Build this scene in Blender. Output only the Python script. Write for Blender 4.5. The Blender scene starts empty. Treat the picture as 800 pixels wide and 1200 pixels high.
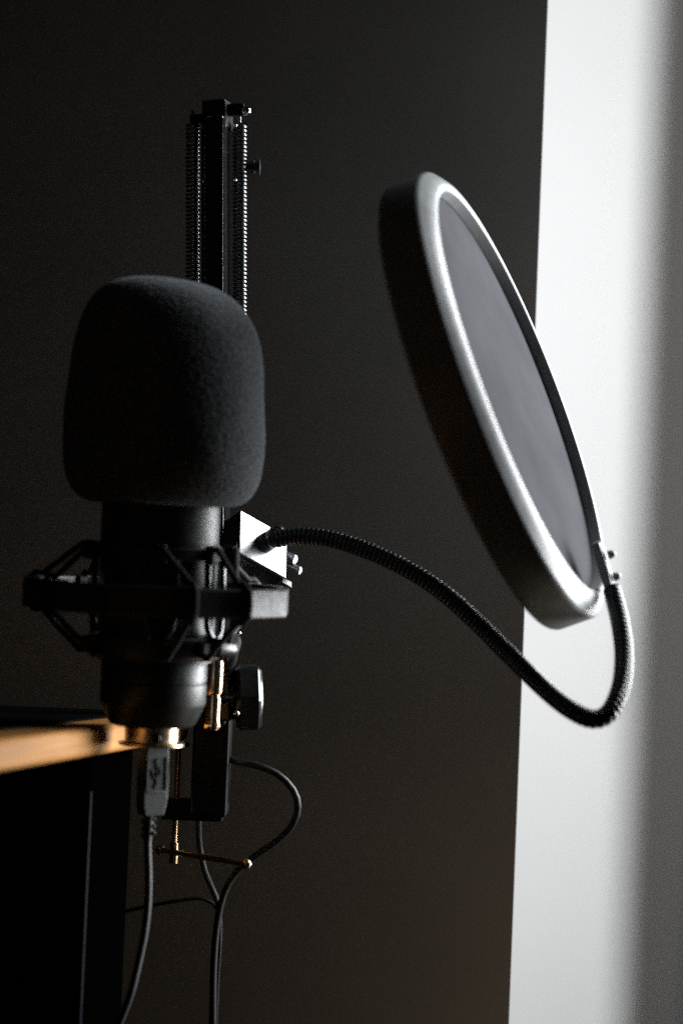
import bpy, bmesh, math, random
from mathutils import Vector, Matrix, noise

random.seed(7)
sc = bpy.context.scene
V = Vector
R = math.radians

# ------------------------------------------------------------------ camera
F = 50.0 / 14.9 * 800.0                      # focal length in photo pixels
CAM = V((0.0, -0.85, 0.0))
PITCH, ROLL = R(2.65), R(2.4)
FW = V((0, math.cos(PITCH), math.sin(PITCH)))
U0 = V((0, -math.sin(PITCH), math.cos(PITCH)))
RT = V((1, 0, 0)) * math.cos(ROLL) + U0 * math.sin(ROLL)
UP = U0 * math.cos(ROLL) - V((1, 0, 0)) * math.sin(ROLL)


def P(px, py, d):
    return CAM + FW * d + RT * ((px - 400) / F * d) - UP * ((py - 600) / F * d)


cd = bpy.data.cameras.new('camera')
cam = bpy.data.objects.new('camera', cd)
sc.collection.objects.link(cam)
cam.matrix_world = Matrix(((RT.x, UP.x, -FW.x, CAM.x), (RT.y, UP.y, -FW.y, CAM.y),
                           (RT.z, UP.z, -FW.z, CAM.z), (0, 0, 0, 1)))
cd.sensor_fit = 'VERTICAL'
cd.sensor_height = 22.35
cd.sensor_width = 14.9
cd.lens = 50
cd.clip_start = 0.02
cd.clip_end = 50
cd.dof.use_dof = True
cd.dof.focus_distance = 0.845
cd.dof.aperture_fstop = 4.5
cd.dof.aperture_blades = 0
sc.camera = cam


# ------------------------------------------------------------------ materials
def mat(name, col, rough=0.5, metal=0.0, spec=0.5, var=0.0, vscale=40, bump=0.0, bscale=400,
        rvar=0.0, sheen=0.0, detail=4):
    m = bpy.data.materials.new(name)
    m.use_nodes = True
    nt = m.node_tree
    b = nt.nodes['Principled BSDF']
    b.inputs['Base Color'].default_value = (*col, 1)
    b.inputs['Roughness'].default_value = rough
    b.inputs['Metallic'].default_value = metal
    b.inputs['Specular IOR Level'].default_value = spec
    if sheen:
        b.inputs['Sheen Weight'].default_value = sheen
        b.inputs['Sheen Roughness'].default_value = 0.5
        b.inputs['Sheen Tint'].default_value = (0.8, 0.9, 1.0, 1)
    tc = nt.nodes.new('ShaderNodeTexCoord')

    def nz(scale, det=detail):
        n = nt.nodes.new('ShaderNodeTexNoise')
        n.inputs['Scale'].default_value = scale
        n.inputs['Detail'].default_value = det
        nt.links.new(tc.outputs['Object'], n.inputs['Vector'])
        return n
    if var:
        n = nz(vscale)
        r = nt.nodes.new('ShaderNodeMapRange')
        r.inputs['From Min'].default_value = 0.3
        r.inputs['From Max'].default_value = 0.7
        r.inputs['To Min'].default_value = 1 - var
        r.inputs['To Max'].default_value = 1 + var
        nt.links.new(n.outputs['Fac'], r.inputs['Value'])
        x = nt.nodes.new('ShaderNodeVectorMath')
        x.operation = 'SCALE'
        x.inputs[0].default_value = col
        nt.links.new(r.outputs['Result'], x.inputs['Scale'])
        nt.links.new(x.outputs['Vector'], b.inputs['Base Color'])
    if rvar:
        n = nz(vscale * 1.7)
        r = nt.nodes.new('ShaderNodeMapRange')
        r.inputs['From Min'].default_value = 0.3
        r.inputs['From Max'].default_value = 0.7
        r.inputs['To Min'].default_value = max(0.02, rough - rvar)
        r.inputs['To Max'].default_value = rough + rvar
        nt.links.new(n.outputs['Fac'], r.inputs['Value'])
        nt.links.new(r.outputs['Result'], b.inputs['Roughness'])
    if bump:
        n = nz(bscale)
        k = nt.nodes.new('ShaderNodeBump')
        k.inputs['Strength'].default_value = bump
        k.inputs['Distance'].default_value = 0.0008
        nt.links.new(n.outputs['Fac'], k.inputs['Height'])
        nt.links.new(k.outputs['Normal'], b.inputs['Normal'])
    return m


M_foam = mat('black_foam', (0.098, 0.107, 0.115), 1.0, spec=0.1, var=0.65, vscale=1000, bump=0.8, bscale=1000, sheen=0.12)
M_body = mat('satin_black_paint', (0.016, 0.018, 0.019), 0.42, var=0.12, vscale=300, rvar=0.06, bump=0.12, bscale=2600)
M_plastic = mat('black_plastic', (0.014, 0.015, 0.016), 0.36, var=0.15, vscale=200, rvar=0.06, bump=0.08, bscale=1800)
M_ring = mat('dark_grey_plastic', (0.022, 0.024, 0.025), 0.48, var=0.12, vscale=200, rvar=0.05, bump=0.06, bscale=1800)
M_rim = mat('satin_grey_rim', (0.22, 0.23, 0.235), 0.38, spec=0.5, var=0.1, vscale=150, rvar=0.05, bump=0.05, bscale=2000)
M_gloss = mat('glossy_black_plastic', (0.016, 0.017, 0.018), 0.24, var=0.15, vscale=180, rvar=0.06, bump=0.05, bscale=1200)
M_arm = mat('black_enamel_steel', (0.008, 0.009, 0.010), 0.12, spec=0.9, var=0.15, vscale=150, rvar=0.03, bump=0.01, bscale=1500)
M_spring = mat('black_spring_steel', (0.20, 0.205, 0.21), 0.22, metal=1.0, rvar=0.06)
M_plate = mat('satin_grey_metal', (0.30, 0.31, 0.325), 0.40, metal=0.85, rvar=0.05, vscale=200, bump=0.05, bscale=1500)
M_chrome = mat('polished_chrome', (0.80, 0.77, 0.72), 0.14, metal=1.0, rvar=0.06, vscale=300)
M_collar = mat('dull_brass', (0.72, 0.58, 0.38), 0.30, metal=1.0, rvar=0.06, vscale=300)
M_brass = mat('warm_plated_steel', (0.80, 0.56, 0.36), 0.22, metal=1.0, rvar=0.08, vscale=400)
M_elastic = mat('black_elastic', (0.02, 0.021, 0.022), 0.7, bump=0.4, bscale=2500)
M_neck = mat('black_gooseneck_coil', (0.012, 0.013, 0.015), 0.28, rvar=0.08, vscale=300)
M_cable = mat('black_cable_jacket', (0.012, 0.013, 0.014), 0.5, bump=0.1, bscale=900)
M_usb = mat("grey_rubber", (0.034, 0.038, 0.040), 0.6, var=0.12, vscale=500, bump=0.15, bscale=1800)
M_usbdark = mat('dark_moulded_mark', (0.025, 0.028, 0.03), 0.6)
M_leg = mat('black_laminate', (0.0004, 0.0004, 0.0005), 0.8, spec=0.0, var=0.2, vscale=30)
M_clamp = mat('matte_black_casting', (0.005, 0.005, 0.0055), 0.6, spec=0.25, bump=0.2, bscale=1500)
M_apron = mat('dark_grey_laminate', (0.045, 0.048, 0.05), 0.5, var=0.15, vscale=30)
M_edge = mat('slate_edge_highlight', (0.010, 0.014, 0.020), 0.6, spec=0.05)
M_dark = mat('charcoal_wall_paint', (0.185, 0.172, 0.160), 0.9, spec=0.0, var=0.08, vscale=14, bump=0.05, bscale=900)
M_shade = mat('black_desktop_shade', (0.006, 0.006, 0.0065), 1.0, spec=0.0, bump=0.3, bscale=1200)
M_white = mat('white_wall_paint', (0.75, 0.748, 0.745), 0.8, spec=0.2, var=0.012, vscale=9, bump=0.12, bscale=350)
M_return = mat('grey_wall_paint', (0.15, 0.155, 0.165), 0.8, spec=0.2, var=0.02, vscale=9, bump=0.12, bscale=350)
M_floor = mat('brown_floor', (0.035, 0.026, 0.019), 0.8, spec=0.1, var=0.2, vscale=6)


def wood():
    m = bpy.data.materials.new('oiled_beech_wood')
    m.use_nodes = True
    nt = m.node_tree
    b = nt.nodes['Principled BSDF']
    b.inputs['Roughness'].default_value = 0.55
    b.inputs['Specular IOR Level'].default_value = 0.12
    tc = nt.nodes.new('ShaderNodeTexCoord')
    mp = nt.nodes.new('ShaderNodeMapping')
    mp.inputs['Scale'].default_value = (70, 9, 420)
    nt.links.new(tc.outputs['Object'], mp.inputs['Vector'])
    n = nt.nodes.new('ShaderNodeTexNoise')
    n.inputs['Scale'].default_value = 1.0
    n.inputs['Detail'].default_value = 6
    n.inputs['Distortion'].default_value = 0.4
    nt.links.new(mp.outputs['Vector'], n.inputs['Vector'])
    r = nt.nodes.new('ShaderNodeValToRGB')
    r.color_ramp.elements[0].position = 0.25
    r.color_ramp.elements[0].color = (0.42, 0.185, 0.050, 1)
    r.color_ramp.elements[1].position = 0.75
    r.color_ramp.elements[1].color = (0.64, 0.315, 0.098, 1)
    nt.links.new(n.outputs['Fac'], r.inputs['Fac'])
    nt.links.new(r.outputs['Color'], b.inputs['Base Color'])
    k = nt.nodes.new('ShaderNodeBump')
    k.inputs['Strength'].default_value = 0.15
    k.inputs['Distance'].default_value = 0.0003
    nt.links.new(n.outputs['Fac'], k.inputs['Height'])
    nt.links.new(k.outputs['Normal'], b.inputs['Normal'])
    return m


M_wood = wood()


def mesh_fabric():
    m = bpy.data.materials.new('woven_nylon_mesh')
    m.use_nodes = True
    nt = m.node_tree
    b = nt.nodes['Principled BSDF']
    b.inputs['Roughness'].default_value = 0.75
    b.inputs['Specular IOR Level'].default_value = 0.02
    tc = nt.nodes.new('ShaderNodeTexCoord')
    v = nt.nodes.new('ShaderNodeTexVoronoi')
    v.inputs['Scale'].default_value = 1500
    nt.links.new(tc.outputs['Object'], v.inputs['Vector'])
    n = nt.nodes.new('ShaderNodeTexNoise')
    n.inputs['Scale'].default_value = 30
    n.inputs['Detail'].default_value = 3
    nt.links.new(tc.outputs['Object'], n.inputs['Vector'])
    mx = nt.nodes.new('ShaderNodeMath')
    mx.operation = 'MULTIPLY_ADD'
    mx.inputs[1].default_value = 0.35
    nt.links.new(v.outputs['Distance'], mx.inputs[0])
    nt.links.new(n.outputs['Fac'], mx.inputs[2])
    r = nt.nodes.new('ShaderNodeValToRGB')
    r.color_ramp.elements[0].position = 0.3
    r.color_ramp.elements[0].color = (0.028, 0.028, 0.0315, 1)
    r.color_ramp.elements[1].position = 0.9
    r.color_ramp.elements[1].color = (0.056, 0.0555, 0.062, 1)
    nt.links.new(mx.outputs[0], r.inputs['Fac'])
    nt.links.new(r.outputs['Color'], b.inputs['Base Color'])
    tr = nt.nodes.new('ShaderNodeBsdfTransparent')
    ms = nt.nodes.new('ShaderNodeMixShader')
    # a woven mesh lets light through head on and closes up seen along its threads
    lw = nt.nodes.new('ShaderNodeLayerWeight')
    lw.inputs['Blend'].default_value = 0.5
    op = nt.nodes.new('ShaderNodeMapRange')
    op.inputs['To Min'].default_value = 0.90
    op.inputs['To Max'].default_value = 0.0
    nt.links.new(lw.outputs['Facing'], op.inputs['Value'])
    nt.links.new(op.outputs['Result'], ms.inputs['Fac'])
    nt.links.new(b.outputs['BSDF'], ms.inputs[1])
    nt.links.new(tr.outputs['BSDF'], ms.inputs[2])
    nt.links.new(ms.outputs['Shader'], nt.nodes['Material Output'].inputs['Surface'])
    return m


M_mesh = mesh_fabric()


# ------------------------------------------------------------------ mesh helpers
def tag(o, label=None, cat=None, group=None, kind=None):
    if label: o['label'] = label
    if cat: o['category'] = cat
    if group: o['group'] = group
    if kind: o['kind'] = kind
    return o


def thing(name, loc, label, cat, group=None):
    o = bpy.data.objects.new(name, None)
    sc.collection.objects.link(o)
    o.location = loc
    o.empty_display_size = 0.02
    return tag(o, label, cat, group)


def origin_of(parent):
    v = V((0, 0, 0))
    while parent:
        v += parent.location
        parent = parent.parent
    return v


FLAT = [False]


def build(name, bm, m, parent=None, sharp=35, loc=None):
    """link a bmesh (world coordinates) as ONE mesh object"""
    off = origin_of(parent) if parent else (V(loc) if loc is not None else V((0, 0, 0)))
    bmesh.ops.recalc_face_normals(bm, faces=bm.faces[:])
    for v in bm.verts:
        v.co -= off
    me = bpy.data.meshes.new(name)
    bm.to_mesh(me)
    bm.free()
    for p in me.polygons:
        p.use_smooth = True
    me.set_sharp_from_angle(angle=R(sharp))
    me.materials.append(m)
    o = bpy.data.objects.new(name, me)
    if FLAT[0]:
        wn = o.modifiers.new('weighted_normals', 'WEIGHTED_NORMAL')   # keep the large faces flat
        wn.mode = 'FACE_AREA'
        wn.weight = 100
        wn.keep_sharp = True
        FLAT[0] = False
    sc.collection.objects.link(o)
    if parent:
        o.parent = parent
    elif loc is not None:
        o.location = loc
    return o


def nb():
    return bmesh.new()


def merge(dst, src):
    vm = {v: dst.verts.new(v.co) for v in src.verts}
    for f in src.faces:
        dst.faces.new([vm[v] for v in f.verts])
    src.free()


def box(bm, c, ax, h, bev=0.0, seg=2):
    """oriented box: centre, three unit axes, half sizes"""
    t = nb()
    q = {}
    FLAT[0] = True
    for i in (-1, 1):
        for j in (-1, 1):
            for k in (-1, 1):
                q[i, j, k] = t.verts.new(c + ax[0] * (h[0] * i) + ax[1] * (h[1] * j) + ax[2] * (h[2] * k))
    for a in ((-1, -1), (-1, 1), (1, 1), (1, -1)), :
        for s in (-1, 1):
            t.faces.new([q[s, i, j] for i, j in a])
            t.faces.new([q[i, s, j] for i, j in a])
            t.faces.new([q[i, j, s] for i, j in a])
    if bev:
        bmesh.ops.bevel(t, geom=t.edges[:], offset=bev, segments=seg, profile=0.5, affect='EDGES')
    merge(bm, t)


def prism(bm, pts, depth, bev=0.0, seg=2):
    """polygon (world points) extruded by the vector depth"""
    t = nb()
    FLAT[0] = True
    a = [t.verts.new(p) for p in pts]
    b = [t.verts.new(p + depth) for p in pts]
    t.faces.new(a)
    t.faces.new(b[::-1])
    n = len(pts)
    for i in range(n):
        t.faces.new([a[i], b[i], b[(i + 1) % n], a[(i + 1) % n]])
    if bev:
        bmesh.ops.bevel(t, geom=t.edges[:], offset=bev, segments=seg, profile=0.5, affect='EDGES')
    merge(bm, t)


def smooth_path(pts, step):
    out = []
    n = len(pts)
    for i in range(n - 1):
        p0 = pts[max(i - 1, 0)]
        p1, p2 = pts[i], pts[i + 1]
        p3 = pts[min(i + 2, n - 1)]
        k = max(2, int((p2 - p1).length / step))
        for j in range(k):
            t = j / k
            out.append(0.5 * ((2 * p1) + (p2 - p0) * t + (2 * p0 - 5 * p1 + 4 * p2 - p3) * t * t
                              + (3 * p1 - p0 - 3 * p2 + p3) * t ** 3))
    out.append(pts[-1].copy())
    return out


def resample(pts, step):
    out = [pts[0].copy()]
    acc = 0.0
    for a, b in zip(pts, pts[1:]):
        L = (b - a).length
        if L < 1e-9:
            continue
        while acc + L >= step * len(out):
            t = (step * len(out) - acc) / L
            out.append(a.lerp(b, t))
        acc += L
    return out


def tube(bm, pts, rad, seg=12, cap=True):
    """swept tube; rad is a number or a function of (index)"""
    n = len(pts)
    up = None
    rings = []
    for i, p in enumerate(pts):
        t = (pts[min(i + 1, n - 1)] - pts[max(i - 1, 0)]).normalized()
        if up is None:
            up = V((0, 0, 1)) if abs(t.z) < 0.9 else V((1, 0, 0))
        up = (up - t * up.dot(t)).normalized()
        s = t.cross(up)
        if callable(rad):
            rk = [rad(i, k) for k in range(seg)] if rad.__code__.co_argcount == 2 else [rad(i)] * seg
        else:
            rk = [rad] * seg
        rings.append([bm.verts.new(p + (up * math.cos(2 * math.pi * k / seg) + s * math.sin(2 * math.pi * k / seg)) * rk[k])
                      for k in range(seg)])
    for a, b in zip(rings, rings[1:]):
        for k in range(seg):
            bm.faces.new([a[k], a[(k + 1) % seg], b[(k + 1) % seg], b[k]])
    if cap:
        bm.faces.new(rings[0][::-1])
        bm.faces.new(rings[-1])


def frame_of(axis):
    a = axis.normalized()
    e1 = (RT - a * RT.dot(a))
    if e1.length < 0.2:
        e1 = UP - a * UP.dot(a)
    e1.normalize()
    return a, e1, e1.cross(a).normalized()      # axis, to the right, towards the camera


def lathe(bm, o, axis, prof, seg=64, closed=False, jitter=None):
    """profile of (radius, height along axis)"""
    a, e1, e2 = frame_of(axis)
    rings = []
    for r, h in prof:
        if r < 1e-7:
            rings.append([bm.verts.new(o + a * h)])
        else:
            ring = []
            for k in range(seg):
                th = 2 * math.pi * k / seg
                ring.append(bm.verts.new(o + a * h + (e1 * math.sin(th) + e2 * math.cos(th)) * r))
            rings.append(ring)
    pairs = list(zip(rings, rings[1:]))
    if closed:
        pairs.append((rings[-1], rings[0]))
    for A_, B_ in pairs:
        if len(A_) == 1 and len(B_) == 1:
            continue
        for k in range(seg):
            k2 = (k + 1) % seg
            if len(A_) == 1:
                bm.faces.new([A_[0], B_[k], B_[k2]])
            elif len(B_) == 1:
                bm.faces.new([A_[k], A_[k2], B_[0]])
            else:
                bm.faces.new([A_[k], A_[k2], B_[k2], B_[k]])


def cyl(bm, p, q, r, seg=24, bev=0.0):
    L = (q - p).length
    b = bev or r * 0.08
    lathe(bm, p, q - p, [(0, 0), (r - b, 0), (r, b), (r, L - b), (r - b, L), (0, L)], seg)


def ball(bm, c, r, axis=V((0, 0, 1)), seg=20):
    lathe(bm, c, axis, [(r * math.sin(math.pi * i / 12) if 0 < i < 12 else 0, -r * math.cos(math.pi * i / 12)) for i in range(13)], seg)


def arc(cx, cy, r, a0, a1, n):
    return [(cx + r * math.cos(R(a0 + (a1 - a0) * i / n)), cy + r * math.sin(R(a0 + (a1 - a0) * i / n))) for i in range(n + 1)]


X, Y, Z = V((1, 0, 0)), V((0, 1, 0)), V((0, 0, 1))

# ------------------------------------------------------------------ setting
DW_D, WW_D = 0.915, 2.35
xe = P(619, 600, DW_D).x
yd = CAM.y + DW_D
yw = CAM.y + WW_D
bm = nb()
box(bm, V(((-1.6 + xe) / 2, (yd + yw) / 2, 0.2)), (X, Y, Z), ((xe + 1.6) / 2, (yw - yd) / 2, 1.3))
tag(build('dark_wall', bm, M_dark), kind='structure')
# white wall behind it, with the corner return that shades its right side
xc = P(800, 700, WW_D).x
xr = xc
bm = nb()
box(bm, V(((xe + xr) / 2 + 0.0, yw + 0.03, 0.2)), (X, Y, Z), ((xr - xe) / 2 + 0.02, 0.03, 1.3))
tag(build('white_wall', bm, M_white), kind='structure')
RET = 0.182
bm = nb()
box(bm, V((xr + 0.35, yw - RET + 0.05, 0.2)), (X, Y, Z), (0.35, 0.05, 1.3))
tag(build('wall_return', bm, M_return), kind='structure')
bm = nb()
box(bm, V((0, 0, -1.115)), (X, Y, Z), (1.8, 2.0, 0.015))
tag(build('floor', bm, M_floor), kind='structure')

# ------------------------------------------------------------------ desk
A0 = P(0, 867, 0.66)
B0 = P(140, 848, 0.66 * 1.18)
zt = (A0.z + B0.z) / 2
de = V((B0.x - A0.x, B0.y - A0.y, 0)).normalized()       # along the lit edge, away from the camera
dn = V((de.y, -de.x, 0))                                  # outward normal of that edge (to the right)
TH = 40 / F * 0.66


def on_edge(px):                                          # point of the desk edge line seen at photo column px
    d = P(px, 855, 1.0) - CAM
    # intersect vertical plane through A0
    t = (A0 - CAM).dot(dn) / d.dot(dn)
    p = CAM + d * t
    return V((p.x, p.y, zt))


corner = on_edge(222)
near = corner - de * 0.75
desk = thing('desk', corner - dn * 0.4 - de * 0.35 + V((0, 0, -TH - 0.7)),
             'honey coloured wooden desk with black legs, its lit edge ending behind the microphone', 'desk')
bm = nb()
pts = [near, corner, corner - X * 0.8, V((corner.x - 0.8, near.y, zt))]
prism(bm, [p - Z * TH for p in pts], Z * TH, 0.0022, 3)
top = build('tabletop', bm, M_wood, desk)
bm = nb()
mo = corner - dn * 0.014 - de * 0.012  # black sheet added over the tabletop to stand in for its shade
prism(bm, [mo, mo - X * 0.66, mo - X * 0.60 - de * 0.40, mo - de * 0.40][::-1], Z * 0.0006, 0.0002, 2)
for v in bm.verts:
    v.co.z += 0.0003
tag(build('desktop_shade', bm, M_shade, None, 40, loc=mo - dn * 0.35 - de * 0.2), 'thin black sheet standing in for the shade on the desktop', 'shade sheet')
# black leg post below
lp = on_edge(120) - dn * 0.006


def below(px, d_in, h0, h1, width, depth, bev):
    pass


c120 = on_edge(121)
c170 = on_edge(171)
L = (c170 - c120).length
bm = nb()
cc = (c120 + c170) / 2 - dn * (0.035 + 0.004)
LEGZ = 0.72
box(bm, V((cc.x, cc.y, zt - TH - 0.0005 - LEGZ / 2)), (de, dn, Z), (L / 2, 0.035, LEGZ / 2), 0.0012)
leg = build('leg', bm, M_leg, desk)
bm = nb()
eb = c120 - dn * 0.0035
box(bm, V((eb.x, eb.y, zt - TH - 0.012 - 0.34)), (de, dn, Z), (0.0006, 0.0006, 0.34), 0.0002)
build('edge_highlight', bm, M_edge, leg)  # lighter strip painted in as the highlight on the leg's front corner
bm = nb()
ap = on_edge(48) - dn * 0.02
box(bm, ap - de * 0.25 - dn * 0.05 + Z * (-TH - 0.0005 - 0.0068), (de, dn, Z), (0.25, 0.05, 0.0068), 0.001)
build('apron', bm, M_apron, desk)
for s in (0.62,):
    bm = nb()
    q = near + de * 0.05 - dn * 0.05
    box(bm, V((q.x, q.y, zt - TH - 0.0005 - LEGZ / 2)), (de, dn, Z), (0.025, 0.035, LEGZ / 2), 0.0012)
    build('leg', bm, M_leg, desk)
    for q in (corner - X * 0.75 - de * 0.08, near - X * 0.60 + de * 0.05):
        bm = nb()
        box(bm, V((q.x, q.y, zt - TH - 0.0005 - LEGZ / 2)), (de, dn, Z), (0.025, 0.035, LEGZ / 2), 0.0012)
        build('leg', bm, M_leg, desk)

# ------------------------------------------------------------------ microphone frame
MD = 0.765
S = MD / F


def A(y):
    return P(195 - (y - 456) * 17 / 394, y, MD)


ax_m, e1, ec = frame_of(A(300) - A(900))


def H(y):                                   # height along the mic axis of photo row y, from A(850)
    return (A(y) - A(850)).dot(ax_m)


def MP(y, rpx, th):                         # point at row y, radius in pixels, angle from the camera to the right
    return A(850) + ax_m * H(y) + (ec * math.cos(R(th)) + e1 * math.sin(R(th))) * (rpx * S)


# foam windscreen
foam_prof = [(0, 327.5), (14, 327.6), (28, 328.2), (42, 329.8), (55, 333), (67, 338), (78, 345), (88, 355), (96, 367), (102, 381),
             (107, 398), (111, 418), (114, 440), (116, 465), (117.5, 490), (118, 515), (117, 535), (115, 552), (111, 566),
             (105, 577), (97, 585), (86, 590), (74, 591), (70.5, 588), (70.5, 560)]
pp = [V((r, y, 0)) for r, y in foam_prof]
pp = resample(smooth_path(pp, 2.0), 2.2)
bm = nb()
lathe(bm, A(850), ax_m, [(max(0, p.x) * S if i else 0, H(p.y)) for i, p in enumerate(pp)], 220)
for v in bm.verts:
    n1 = noise.noise(v.co * 900) * 0.00022 + noise.noise(v.co * 2300 + V((5, 1, 2))) * 0.00012 + noise.noise(v.co * 60) * 0.0006
    c = A(850) + ax_m * (v.co - A(850)).dot(ax_m)
    d = (v.co - c)
    d = d.normalized() if d.length > 1e-5 else ax_m
    v.co += d * n1
    hh = (v.co - A(850)).dot(ax_m) - H(470)
    if hh > 0:                                   # the crown sits a little lower on its right side
        v.co -= ax_m * (0.075 * min(1.0, hh / (H(360) - H(470))) * (d * 1.0).dot(e1) * (v.co - c).length)
foam = build('foam_windscreen', bm, M_foam, None, 60, loc=A(590))
tag(foam, 'black domed foam windscreen pulled over the top of the microphone', 'windscreen')

mic = thing('microphone', A(850), 'black cylindrical studio microphone held upright in the elastic shock mount', 'microphone')


def lathe_px(bm, prof, seg=72):
    lathe(bm, A(850), ax_m, [(r * S, H(y)) for r, y in prof], seg)


bm = nb()
lathe_px(bm, [(0, 575), (60, 575), (68.5, 577), (69, 579), (69, 690), (69, 770), (67.5, 771.5), (67.5, 773)])
build('body', bm, M_body, mic)
bm = nb()
lathe_px(bm, [(55, 400), (62, 402), (63, 404), (63, 574.4), (55, 574.4)])
build('grille', bm, M_spring, mic)
bm = nb()
lathe_px(bm, [(58, 773.5), (61, 773.5), (62, 775), (62, 796), (60.7, 797), (60.7, 798.2), (62, 799.5), (62, 822), (60.5, 825),
              (51, 846), (48, 849), (44, 850), (0, 850)])
build('lower_cap', bm, M_body, mic)
bm = nb()
lathe_px(bm, [(0, 850.4), (30, 850.4), (31.5, 851.5), (31.5, 868), (34, 869.5), (38.5, 870), (38.5, 872.4), (37, 873.2), (0, 873.2)])
ring = build('connector_collar', bm, M_collar, mic, 25)
bm = nb()
pc = MP(862, 30.9, 14)
dirn = (ec * math.cos(R(14)) + e1 * math.sin(R(14)))
cyl(bm, pc, pc + dirn * 0.0006, 0.0016, 20)
build('screw', bm, M_plastic, ring)

# ------------------------------------------------------------------ shock mount
sm = thing('shock_mount', MP(760, 90, 120), 'black polygonal shock mount with crossed elastic cords round the microphone', 'shock mount')
tilt = R(0.2)
ax_r = (ax_m * math.cos(tilt) + e1 * math.sin(tilt)).normalized()
ar, r1, rc = frame_of(ax_r)
RC = A(850) + ax_m * H(699)
rh, rthk = 17.0 * S, 4.2 * S * 3.3


def RPt(th, rad, h):
    return RC + ar * h + (rc * math.cos(R(th)) + r1 * math.sin(R(th))) * rad


bm = nb()
Ro, Ri = 158 * S, 158 * S - 0.0042
NV = 12
vs = []
for k in range(NV):
    th = 15 + 30 * k
    vs.append([bm.verts.new(RPt(th, r, h)) for r, h in ((Ro, -rh), (Ro, rh), (Ri, rh), (Ri, -rh))])
for k in range(NV):
    a, b = vs[k], vs[(k + 1) % NV]
    for j in range(4):
        bm.faces.new([a[j], a[(j + 1) % 4], b[(j + 1) % 4], b[j]])
FLAT[0] = True
bmesh.ops.bevel(bm, geom=bm.edges[:], offset=0.0009, segments=3, profile=0.5, affect='EDGES')
outer = build('outer_ring', bm, M_ring, sm, 30)
# corner blocks on the ring
for k in (0, 4, 7, 10):
    th = 15 + 30 * k
    d = (rc * math.cos(R(th)) + r1 * math.sin(R(th)))
    tdir = ar.cross(d)
    bm = nb()
    box(bm, RPt(th, Ri + 0.0012, 0), (d, tdir, ar), (0.0030, 0.0022, rh + 0.0004), 0.0007)
    build('cord_hook', bm, M_ring, outer, 30)


def oct_r(th):                                  # radius of the octagon's outside at angle th
    k = ((th - 15) % 30) - 15
    return Ro * math.cos(R(15)) / math.cos(R(k))


# inner basket
bm = nb()
lathe(bm, A(850), ax_m, [(r * S, H(y)) for r, y in ((70, 641), (76, 640), (77.5, 641.5), (77.5, 653), (76, 654.5), (70, 654.5))], 72, True)
basket = build('inner_basket', bm, M_ring, sm)
bm = nb()
lathe(bm, A(850), ax_m, [(r * S, H(y)) for r, y in ((70, 744), (77, 743), (79, 745), (79, 757), (76, 768), (70, 770))], 72, True)
build('lower_band', bm, M_ring, sm)
for th in (6, 66, 126, 186, 246, 306):           # rounded U struts between the bands
    pts = [MP(650, 76, th - 14), MP(690, 77.5, th - 14), MP(725, 77.5, th - 13), MP(740, 78, th - 8), MP(744, 78, th), MP(740, 78, th + 8),
           MP(725, 77.5, th + 13), MP(690, 77.5, th + 14), MP(650, 76, th + 14)]
    bm = nb()
    tube(bm, smooth_path(pts, 0.0012), 0.0011, 10)
    build('strut', bm, M_gloss, sm)
hooks_up = [6, 52, 88, 134, 186, 232, 268, -57]
rings_th = [20, 44.5, 57, 134, 161, 221, 262, -52]
lows = [14, 47, 74, 128, 170, 226, 268, -48]
for hu, rt, lo in zip(hooks_up, rings_th, lows):
    ro = oct_r(rt) - (0.0072 if rt == 57 else 0)      # one cord loops through the inside of the ring
    # hook tabs on both bands
    for yv, th, y2 in ((647, hu, 641), (757, lo, 764)):
        d = (ec * math.cos(R(th)) + e1 * math.sin(R(th)))
        bm = nb()
        box(bm, MP(yv, 82, th), (d, ax_m.cross(d), ax_m), (6.5 * S, 6.0 * S, 11 * S if yv < 700 else 9 * S), 0.0006)
        build('hook_tab', bm, M_ring, basket if yv < 700 else sm, 30)
    pts = [MP(643, 80, hu), MP(640, 90, hu), RPt(rt, ro - 0.0046, rh + 0.0012), RPt(rt, ro - 0.002, rh + 0.0014), RPt(rt, ro + 0.0008, rh * 0.8),
           RPt(rt, ro + 0.0011, 0), RPt(rt, ro + 0.0008, -rh * 0.8), RPt(rt, ro - 0.002, -rh - 0.0014), RPt(rt, ro - 0.0046, -rh - 0.0012),
           MP(766, 88, lo), MP(763, 80, lo)]
    fine = []
    for a, b in zip(pts, pts[1:]):
        fine += [a.lerp(b, t) for t in (0.0, 0.5)]
    fine.append(pts[-1])
    bm = nb()
    tube(bm, fine, 0.00105, 10)
    build('elastic_cord', bm, M_elastic, sm, 50)

# ------------------------------------------------------------------ boom arm
AD = 0.85
SA = AD / F
top_a, bot_a = P(255, 118, AD), P(257, 838, AD)
aa, a1, ac = frame_of(top_a - bot_a)
yaw = R(12)
b1 = a1 * math.cos(yaw) + ac * math.sin(yaw)        # right face normal, turned to the camera
b2 = -a1 * math.sin(yaw) + ac * math.cos(yaw)       # front face normal


def AP(px, py, d=AD):
    return P(px, py, d)


arm = thing('boom_arm', P(255, 850, 0.868), 'black folded desk boom arm with a spring on each side behind the microphone', 'boom arm')
LB = (top_a - bot_a).length
mid = P(255, 478, AD)
bm = nb()
box(bm, P(255.2, 484, AD), (b1, b2, aa), (11.6 * SA, 16 * SA, LB / 2 - 0.004), 0.0014, 5)
bar = build('upper_bar', bm, M_arm, arm, 25)
bm = nb()
box(bm, P(247, 490, AD + 0.0175), (b1, b2, aa), (9 * SA, 9 * SA, LB / 2 - 0.004), 0.0005, 3)
build('lower_bar', bm, M_arm, arm, 25)
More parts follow.
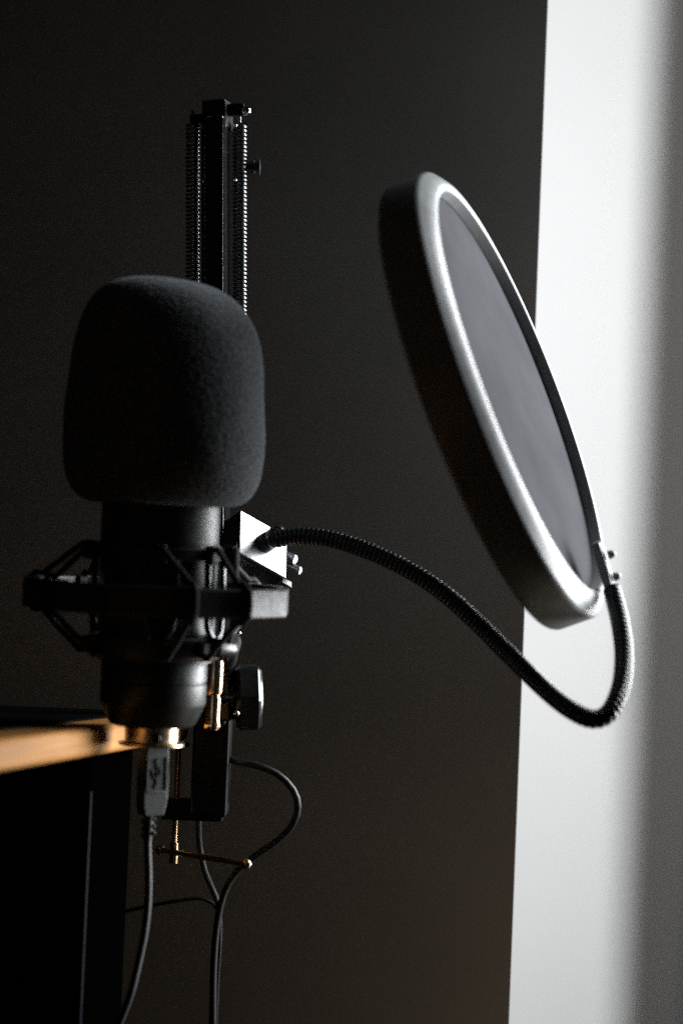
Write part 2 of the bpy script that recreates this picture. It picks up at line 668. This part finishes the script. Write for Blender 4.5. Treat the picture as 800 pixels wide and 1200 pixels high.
# elbow at the top
bm = nb()
box(bm, P(255, 136, AD + 0.004), (b1, b2, aa), (14.5 * SA, 18 * SA, 17 * SA), 0.0008, 3)
elbow = build('elbow', bm, M_plastic, arm, 30)
bm = nb()
box(bm, P(277, 129, AD + 0.001), (a1, ac, aa), (9.5 * SA, 4 * SA, 7.5 * SA), 0.0006)
build('spring_lug', bm, M_plastic, elbow, 30)
bm = nb()
box(bm, P(232, 140, AD + 0.001), (a1, ac, aa), (9.5 * SA, 4 * SA, 6 * SA), 0.0006)
build('spring_lug', bm, M_plastic, elbow, 30)
bm = nb()
c = P(289, 130, AD - 0.003)
lathe(bm, c, ac, [(0, 0.0024), (0.0009, 0.0022), (0.0015, 0.0016), (0.0017, 0.0008), (0.0017, -0.003), (0, -0.003)], 20)
build('bolt', bm, M_chrome, arm)
for px, py in ((276, 147), (276, 211), (238, 212)):
    bm = nb()
    ball(bm, P(px, py, AD - 0.0034), 0.00062)
    build('rivet', bm, M_chrome, arm)
bm = nb()
kc = P(297, 196, AD + 0.006)
lathe(bm, kc, a1, [(0, -0.004), (0.0022, -0.004), (0.0022, 0.0), (0.0030, 0.0004), (0.0034, 0.0010), (0.0032, 0.0024), (0, 0.0027)], 12)
build('elbow_knob', bm, M_plastic, arm, 30)


def spring(px, y0, y1):
    p0, p1 = P(px, y0, AD + 0.0045), P(px, y1, AD + 0.0045)
    a, u, w = frame_of(p0 - p1)
    Ln = (p0 - p1).length
    pitch = 4.8 * SA
    turns = int(Ln / pitch)
    seg = 18
    pts = []
    for i in range(turns * seg + 1):
        th = 2 * math.pi * i / seg
        pts.append(p1 + a * (pitch * i / seg) + (u * math.cos(th) + w * math.sin(th)) * 0.0022)
    bm = nb()
    tube(bm, pts, 0.00062, 7)
    # end hooks
    tube(bm, smooth_path([p0 - a * 0.001, p0 + a * 0.002, p0 + a * 0.0035], 0.0006), 0.0006, 8)
    tube(bm, smooth_path([p1 + a * 0.001, p1 - a * 0.003, p1 - a * 0.006], 0.0006), 0.0006, 8)
    build('spring', bm, M_spring, arm, 60)


spring(226, 140, 560)
spring(281, 141, 560)
# lower spring lugs, hidden behind the windscreen
bm = nb()
box(bm, P(254, 574, AD + 0.001), (a1, ac, aa), (36 * SA, 3 * SA, 5 * SA), 0.0006)
build('spring_plate', bm, M_plastic, arm, 30)
# side plates of the lower joint with small bright fixings
bm = nb()
box(bm, P(262, 792, AD - 0.001), (b1, b2, aa), (11 * SA, 14 * SA, 52 * SA), 0.0007)
joint = build('lower_joint', bm, M_gloss, arm, 30)
for px, py in ((275, 741), (280, 742), (276, 752)):
    bm = nb()
    ball(bm, P(px, py, AD - 0.0045), 0.0009)
    build('rivet', bm, M_chrome, joint)
# tension knob to the right
kp = P(272, 817, AD - 0.002)
kax = (a1 * 0.99 - ac * 0.10).normalized()
ku = (aa - kax * aa.dot(kax)).normalized()
kw = kax.cross(ku).normalized()
bm = nb()
pts = []
for k in range(6):
    th = R(60 * k + 30)
    pts.append(kp + kax * (3 * SA) + (ku * math.cos(th) + kw * math.sin(th)) * (43 * SA))
prism(bm, pts, kax * (31 * SA), 0.0016, 1)
knob = build('tension_knob', bm, M_gloss, arm, 30)
bm = nb()
cyl(bm, kp - kax * 0.004, kp + kax * (3 * SA), 0.004, 24)
build('knob_collar', bm, M_plastic, knob)
bm = nb()
bc = P(277, 836, AD - 0.0175)
ball(bm, bc, 0.0012)
cyl(bm, bc, bc - ac * 0.012, 0.0009, 12)
build('pin', bm, M_chrome, arm)
# post that drops into the clamp
bm = nb()
cyl(bm, P(254, 940, 0.868), P(255, 838, 0.862), 0.0048, 28)
build('post', bm, M_arm, arm)
# bracket from the shock mount to the arm + bright adapter stud
bm = nb()
pts = [MP(752, 78, 62), MP(755, 92, 70), P(272, 752, 0.80), P(268, 770, 0.83), P(264, 778, 0.845)]
tube(bm, smooth_path(pts, 0.002), 0.0032, 14)
build('yoke', bm, M_plastic, sm, 40)
bm = nb()
sd = 0.805
ss = sd / F
p_top, p_mid, p_bot = P(252.5, 777, sd), P(250.5, 814, sd), P(248.5, 855, sd)
sa = (p_bot - p_top).normalized()
Lm, Lt = (p_mid - p_top).length, (p_bot - p_top).length
lathe(bm, p_top, sa, [(0, -0.002), (8 * ss, -0.002), (9.8 * ss, 0), (9.8 * ss, Lm - 0.0015), (9.2 * ss, Lm - 0.0004), (7.2 * ss, Lm), (7.2 * ss, Lm + 0.0006), (8.2 * ss, Lm + 0.0012), (8.2 * ss, Lt - 0.003),
                      (9.2 * ss, Lt - 0.0022), (9.2 * ss, Lt - 0.0008), (8 * ss, Lt), (0, Lt)], 36)
stud = build('adapter_stud', bm, M_brass, sm, 30)
bm = nb()
tube(bm, smooth_path([p_top + sa * 0.001, P(256, 768, 0.805), P(264, 756, 0.805)], 0.002), 0.0024, 14)
build('stud_arm', bm, M_plastic, sm, 40)

# ------------------------------------------------------------------ desk clamp
CD = 0.868
SC = CD / F
clampT = thing('desk_clamp', V((P(245, 900, CD).x, P(245, 900, CD).y, zt)), 'black screw clamp gripping the end of the wooden desk', 'clamp')
sp = on_edge(222)
sc_c = P(208, 900, CD)                               # screw axis
bm = nb()
# spine to the right of the desk edge
spine_c = P(248, 897, CD + 0.002)
u = V((1, 0, 0))
box(bm, V((spine_c.x, spine_c.y, zt - 0.015)), (X, Y, Z), (0.0068, 0.012, 0.0225), 0.0012)
frame = build('frame', bm, M_clamp, clampT, 30)
zj = P(230, 949, CD).z
bm = nb()
xl, xr2 = P(190, 949, CD).x, spine_c.x + 0.0055
box(bm, V(((xl + xr2) / 2, spine_c.y, zj)), (X, Y, Z), ((xr2 - xl) / 2, 0.010, 0.0035), 0.001)
build('lower_jaw', bm, M_clamp, clampT, 30)
bm = nb()
box(bm, V(((xl + xr2) / 2, spine_c.y, zt + 0.0034)), (X, Y, Z), ((xr2 - xl) / 2, 0.0112, 0.0030), 0.001)
build('upper_jaw', bm, M_clamp, clampT, 30)
bm = nb()
ztop = zt - TH - 0.0006
zbot = P(208, 1012, CD).z
sx, sy = sc_c.x, spine_c.y
pts = []
n = int((ztop - zbot) / 0.00025)
tube(bm, [V((sx, sy, zbot + 0.001 + (ztop - 0.002 - zbot - 0.001) * i / n)) for i in range(n + 1)],
     lambda i: 0.00105 + 0.00014 * math.sin(i * 2 * math.pi / 4 + 0.8), 16)
screw = build('screw', bm, M_brass, clampT, 60)
bm = nb()
cyl(bm, V((sx, sy, zbot)), V((sx, sy, zbot + 0.008)), 0.0017, 24)
build('screw_head', bm, M_brass, screw)
bm = nb()
cyl(bm, V((sx, sy, ztop - 0.0018)), V((sx, sy, ztop)), 0.0040, 28)
build('pad', bm, M_chrome, screw)
bl, br = P(192, 998, 0.876), P(293, 1013.5, 0.838)
hz = zbot + 0.0042
# keep the bar level and through the screw
dirb = V((br.x - bl.x, br.y - bl.y, 0)).normalized()
sp0 = V((sx, sy, hz))
tl, tr = (bl - sp0).dot(dirb), (br - sp0).dot(dirb)
bm = nb()
cyl(bm, sp0 + dirb * tl, sp0 + dirb * tr, 0.00115, 16)
hb = build('handle_bar', bm, M_brass, screw)
for t in (tl, tr):
    bm = nb()
    ball(bm, sp0 + dirb * t, 0.0021)
    build('handle_ball', bm, M_brass, hb)

# ------------------------------------------------------------------ usb cable
usb = thing('usb_cable', P(180, 876, MD), 'grey lead with a flat moulded plug hanging from the bottom of the microphone', 'cable')
ut, ub = P(181, 876, MD), P(175, 956, MD)
ua, u1, uc = frame_of(ut - ub)
YA = R(38)
u1, uc = u1 * math.cos(YA) - uc * math.sin(YA), uc * math.cos(YA) + u1 * math.sin(YA)


def UP_(x, y, out=0.0):
    p = P(x, y, MD)
    t = (p - (ut + ub) / 2).dot(uc)
    v = (p - CAM).normalized()
    return p - v * (t / v.dot(uc)) + uc * out


TK = 0.0048
bm = nb()
outl = [(168, 874.5), (194.5, 874.5), (194, 905), (192.5, 935), (188, 955), (166, 956), (163.5, 945), (165, 910)]
prism(bm, [UP_(x, y, -TK / 2) for x, y in outl], uc * TK, 0.0006, 3)
plug = build('plug', bm, M_usb, usb, 40)
# moulded panel frame and the trident mark on the plug
fr = TK / 2 + 0.00005
bm = nb()


def bar_px(bm, x0, y0, x1, y1, w, out, th=0.00035):
    a, b = UP_(x0, y0, out), UP_(x1, y1, out)
    d = (b - a).normalized()
    n = d.cross(uc)
    box(bm, (a + b) / 2 + uc * (th / 2), (d, n, uc), ((b - a).length / 2, w * S / 2, th / 2), 0.00008, 1)


bar_px(bm, 167.5, 926.5, 189.0, 926.5, 2.2, fr)
bar_px(bm, 168.6, 889, 167.2, 925, 1.6, fr)
bar_px(bm, 190.8, 886, 189.6, 925, 1.6, fr)
build('panel_frame', bm, M_usb, plug, 40)
bm = nb()
cx = 178.6
bar_px(bm, cx, 920, cx + 0.9, 892, 1.3, fr)
bar_px(bm, cx + .2, 913, cx - 4.0, 908.5, 1.2, fr)
bar_px(bm, cx - 4.0, 909, cx - 3.8, 904, 1.2, fr)
bar_px(bm, cx + .3, 910, cx + 4.6, 905.5, 1.2, fr)
bar_px(bm, cx + 4.6, 906, cx + 4.8, 901, 1.2, fr)
prism(bm, [UP_(cx + 0.9, 887.5, fr), UP_(cx + 3.1, 893, fr), UP_(cx - 1.3, 893, fr)], uc * 0.00035)
c0 = UP_(cx, 920.5, fr)
lathe(bm, c0, uc, [(0, 0), (2.6 * S, 0), (2.6 * S, 0.00035), (0, 0.00035)], 20)
c0 = UP_(cx - 3.8, 902.5, fr)
lathe(bm, c0, uc, [(0, 0), (1.9 * S, 0), (1.9 * S, 0.00035), (0, 0.00035)], 16)
box(bm, UP_(cx + 4.9, 899.5, fr + 0.00018), (u1, ua, uc), (1.7 * S, 1.7 * S, 0.00018))
tag(build('trident_mark', bm, M_usbdark, plug, 40), 'dark three pronged fork mark on the plug')
# strain relief: slanted ribs
bm = nb()
for k in range(3):
    y = 961 + 8.2 * k
    a, b = P(165.5, y + 2.0, MD), P(182, y - 2.0, MD)
    d = (b - a).normalized()
    tube(bm, [a + (b - a) * t for t in (0, 0.06, 0.15, 0.5, 0.85, 0.94, 1)],
         lambda i: (2.0, 2.8, 3.2, 3.3, 3.2, 2.8, 2.0)[i] * S, 12)
tube(bm, [P(174.5, 953, MD), P(174, 970, MD), P(173, 986, MD)], lambda i: (6.0, 5.4, 4.6)[i] * S, 14)
build('strain_relief', bm, M_usb, usb, 40)
pts = [P(174, 970, MD), P(173, 990, MD), P(174, 1025, MD), P(173.5, 1055, MD), P(170, 1090, MD), P(163, 1125, MD), P(153, 1165, MD), P(139, 1202, MD + .005),
       P(122, 1245, MD + .01), P(104, 1300, MD + .02), P(92, 1400, MD + 0.03), P(88, 1600, MD + 0.04)]
bm = nb()
tube(bm, smooth_path(pts, 0.003), 4.3 * S, 14)
build('cord', bm, M_usb, usb, 60)

# ------------------------------------------------------------------ other cables
KD = 0.872


def cable(name, pts, r, label):
    w = [P(a, b, min(c, 0.9)) for a, b, c in pts]
    bm = nb()
    tube(bm, smooth_path(w, 0.003), r, 12)
    o = build(name, bm, M_cable, None, 60, loc=w[0])
    tag(o, label, 'cable')
    return o


cable('looped_cable', [(262, 886, .878), (278, 893, .868), (300, 897, .862), (325, 907, .86), (343, 925, .86), (349, 945, .862), (343, 966, .865), (325, 985, .868), (302, 1001, .87),
                       (280, 1019, .872), (264, 1044, .872), (255, 1080, .872), (250.5, 1130, .872), (249.5, 1200, .872), (249, 1280, .873), (250, 1400, .88), (252, 1700, .9)],
      0.00135, 'black cable looping out to the right of the clamp and down')
cable('hanging_cable', [(235, 930, .884), (233, 960, .884), (234, 990, .886), (240, 1020, .886), (249, 1042, .882), (256, 1062, .88), (254, 1090, .879), (250, 1135, .878), (248, 1210, .878),
                        (247, 1290, .88), (247, 1420, .89), (248, 1700, .91)],
      0.00115, 'black cable dropping straight from below the clamp behind the handle bar')
cable('sideways_cable', [(-120, 1128, .93), (-40, 1117, .92), (30, 1099, .91), (95, 1080, .90), (150, 1067, .895), (200, 1057, .89), (238, 1053, .889), (256, 1068, .888), (258, 1100, .886),
                         (255, 1150, .885), (253, 1220, .885), (254, 1320, .89), (256, 1700, .92)],
      0.0008, 'thin black cable running sideways from under the desk')

# ------------------------------------------------------------------ pop filter
PD = 0.775
pc = P(604, 460.5, PD)
vv = (CAM - pc).normalized()
ur = (RT - vv * RT.dot(vv)).normalized()
uu = vv.cross(ur)
nrm = (vv * 0.165 + (ur * 0.933 + uu * 0.36) * 0.9863).normalized()
Rr = 278 * PD / F
pf = thing('pop_filter', P(290, 660, AD), 'large round black pop filter on a bent gooseneck clamped to the boom arm', 'pop filter')
Wd = 0.0188
pc = pc + nrm * 0.0032
rr = 0.0062
prof = ([(Rr - 0.0035, -Wd)] + arc(Rr - 0.003, -Wd + 0.003, 0.003, -90, 0, 5) + arc(Rr - 0.0022, -0.0050, 0.0022, 0, 55, 6) + [(Rr - 0.0026, -0.0019), (Rr - 0.0044, -0.0006)] + arc(Rr - 0.0062, -0.0012, 0.0012, 62, 90, 4)
        + arc(Rr - 0.0078, -0.0009, 0.0009, 90, 180, 4) + [(Rr - 0.0087, -Wd + 0.001), (Rr - 0.0078, -Wd)])
# centre of the front lip outline = pc
bm = nb()
lathe(bm, pc + nrm * 0.0, nrm, prof, 160, True)
build('rim', bm, M_rim, pf, 40)


def disc(bm, c, r, bulge):
    prof = [(0, bulge)] + [(r * k / 14, bulge * (1 - (k / 14) ** 2)) for k in range(1, 15)]
    prof += [(r, -0.0004), (0, bulge - 0.0006)]
    lathe(bm, c, nrm, prof, 96)


bm = nb()
disc(bm, pc - nrm * 0.0042, Rr - 0.0080, 0.0006)
build('front_mesh', bm, M_mesh, pf, 40)
bm = nb()
disc(bm, pc - nrm * 0.0150, Rr - 0.0080, 0.0004)
build('back_mesh', bm, M_mesh, pf, 40)

# clamp block at the arm: oblique plate with normal to the right, up and to the camera
cs = 0.832 / F
pa = (UP * 50 - FW * -40 * 1.0)
pa = UP * 50 + FW * 40            # up the plate, leaning away
pb = RT * 54 - UP * 31 + FW * 40  # along the plate to the lower right, leaning away
pa_n = pa.normalized()
pb = pb - pa_n * pb.dot(pa_n)
pb_n = pb.normalized()
pn = pb_n.cross(pa_n).normalized()   # to the camera/right/up
if pn.dot(RT) < 0:
    pn = -pn
la, lb = pa.length * cs, pb.length * cs
pcen = P(307, 639, 0.832)
tk = 0.009
bm = nb()
box(bm, pcen - pn * (tk / 2), (pb_n, pa_n, pn), (lb / 2, la / 2, tk / 2), 0.0007, 3)
block = build('clamp_block', bm, M_gloss, pf, 30)
bm = nb()
box(bm, pcen + pn * 0.0004, (pb_n, pa_n, pn), (lb / 2 - 0.0003, la / 2 - 0.0003, 0.0005), 0.0003, 2)
build('face_plate', bm, M_plate, block, 30)
# jaw behind it that closes on the bar
bm = nb()
jc = P(282, 652, AD - 0.002)
box(bm, jc, (b1, b2, aa), (18 * SA, 16 * SA, 17 * SA), 0.001)
build('clamp_jaw', bm, M_plastic, pf, 30)
for (x0, y0, x1, y1, r) in ((333, 651, 346, 656.5, 6.0), (333, 662, 352, 669.5, 5.2)):
    bm = nb()
    cyl(bm, P(x0, y0, 0.845), P(x1, y1, 0.842), r * cs, 24, 0.0004)
    build('clamp_screw', bm, M_plate, block)
bm = nb()
box(bm, P(332, 685, 0.842), (pb_n, pa_n, pn), (8 * cs, 5 * cs, 7 * cs), 0.0006)
build('clamp_tongue', bm, M_plastic, block)

# gooseneck
base = pcen
edge_t = [(pcen), pcen + pn * 0.006]
neck_px = [(322, 632, .822), (345, 628, .818), (372, 629, .814), (400, 634.5, .81), (440, 649, .803), (480, 668.5, .796), (520, 695, .788), (560, 731, .778),
           (600, 771, .765), (640, 809.5, .748), (668, 831.5, .738), (692, 842.5, .733), (710, 838, .733), (722, 820, .736), (729, 795, .742), (730.5, 765, .75),
           (727, 735, .757), (722, 712, .763), (716, 690, .768)]
pts = [pcen + pn * 0.0035, pcen + pn * 0.0085 + UP * 0.0006] + [P(*p) for p in neck_px]
path = resample(smooth_path(pts, 0.001), 0.00023)
rn = 0.00295
bm = nb()
per = 8


def coil(i, k):
    u = ((i + k * per / 24.0) % per) / per * 2 - 1          # one helical turn of half-round wire
    return rn - 0.0004 + 0.00062 * math.sqrt(max(0.0, 1 - u * u))


tube(bm, path, coil, 24)
build('gooseneck', bm, M_neck, pf, 80)
bm = nb()
cyl(bm, pcen - pn * 0.0005, pcen + pn * 0.0045, 0.0036, 28, 0.0006)
build('neck_ferrule', bm, M_plastic, block)
# bracket plate on the rim's far edge
bk = P(712, 661, 0.772)
bd = (P(725, 688, 0.772) - P(709, 634, 0.772)).normalized()
bn = (nrm - bd * nrm.dot(bd)).normalized()
bs = bd.cross(bn)
bm = nb()
box(bm, bk - bn * 0.0016, (bd, bs, bn), (0.0083, 0.0042, 0.0016), 0.0008)
brk = build('rim_bracket', bm, M_rim, pf, 30)
for py, px in ((650, 714), (676, 720)):
    bm = nb()
    q = P(px, py, 0.772)
    lathe(bm, q, bn, [(0, 0.0022), (0.0009, 0.0017), (0.0014, 0.0008), (0.0015, -0.0005), (0, -0.0005)], 20)
    build('bracket_screw', bm, M_rim, brk)

# ------------------------------------------------------------------ light
w = bpy.data.worlds.new('World')
sc.world = w
w.use_nodes = True
bg = w.node_tree.nodes['Background']
bg.inputs['Color'].default_value = (0.95, 0.98, 1.0, 1)
bg.inputs['Strength'].default_value = 0.006



def area_lamp(name, loc, sy, sz, watts, col, turn=0):
    ld = bpy.data.lights.new(name, 'AREA')
    ld.shape = 'RECTANGLE'
    ld.size = sy
    ld.size_y = sz
    ld.energy = watts
    ld.color = col
    lo = bpy.data.objects.new(name, ld)
    sc.collection.objects.link(lo)
    lo.location = loc
    # local -Z points to -X (into the room), local X along world Y
    lo.rotation_euler = (Matrix.Rotation(R(turn), 3, 'Z') @ Matrix(((0, 0, 1), (1, 0, 0), (0, 1, 0)))).to_euler()


area_lamp('window_light', (0.60, 0.33, 0.31), 0.52, 0.90, 41, (0.955, 0.985, 1.0), -9)
# weak added fill grazing the dark wall, no actual source: cool above, warm below
area_lamp('grazing_fill_cool', (0.205, -0.01, 0.17), 0.04, 0.22, 0.100, (0.88, 0.96, 1.0))
area_lamp('grazing_fill_warm', (0.205, -0.01, -0.18), 0.04, 0.22, 0.115, (1.0, 0.80, 0.58))

vs_ = sc.view_settings
sc.display_settings.display_device = 'sRGB'
vs_.view_transform = 'Standard'
vs_.look = 'None'
vs_.exposure = 0
vs_.gamma = 1
sc.cycles.use_denoising = False
sc.cycles.max_bounces = 8
sc.cycles.sample_clamp_indirect = 1.5
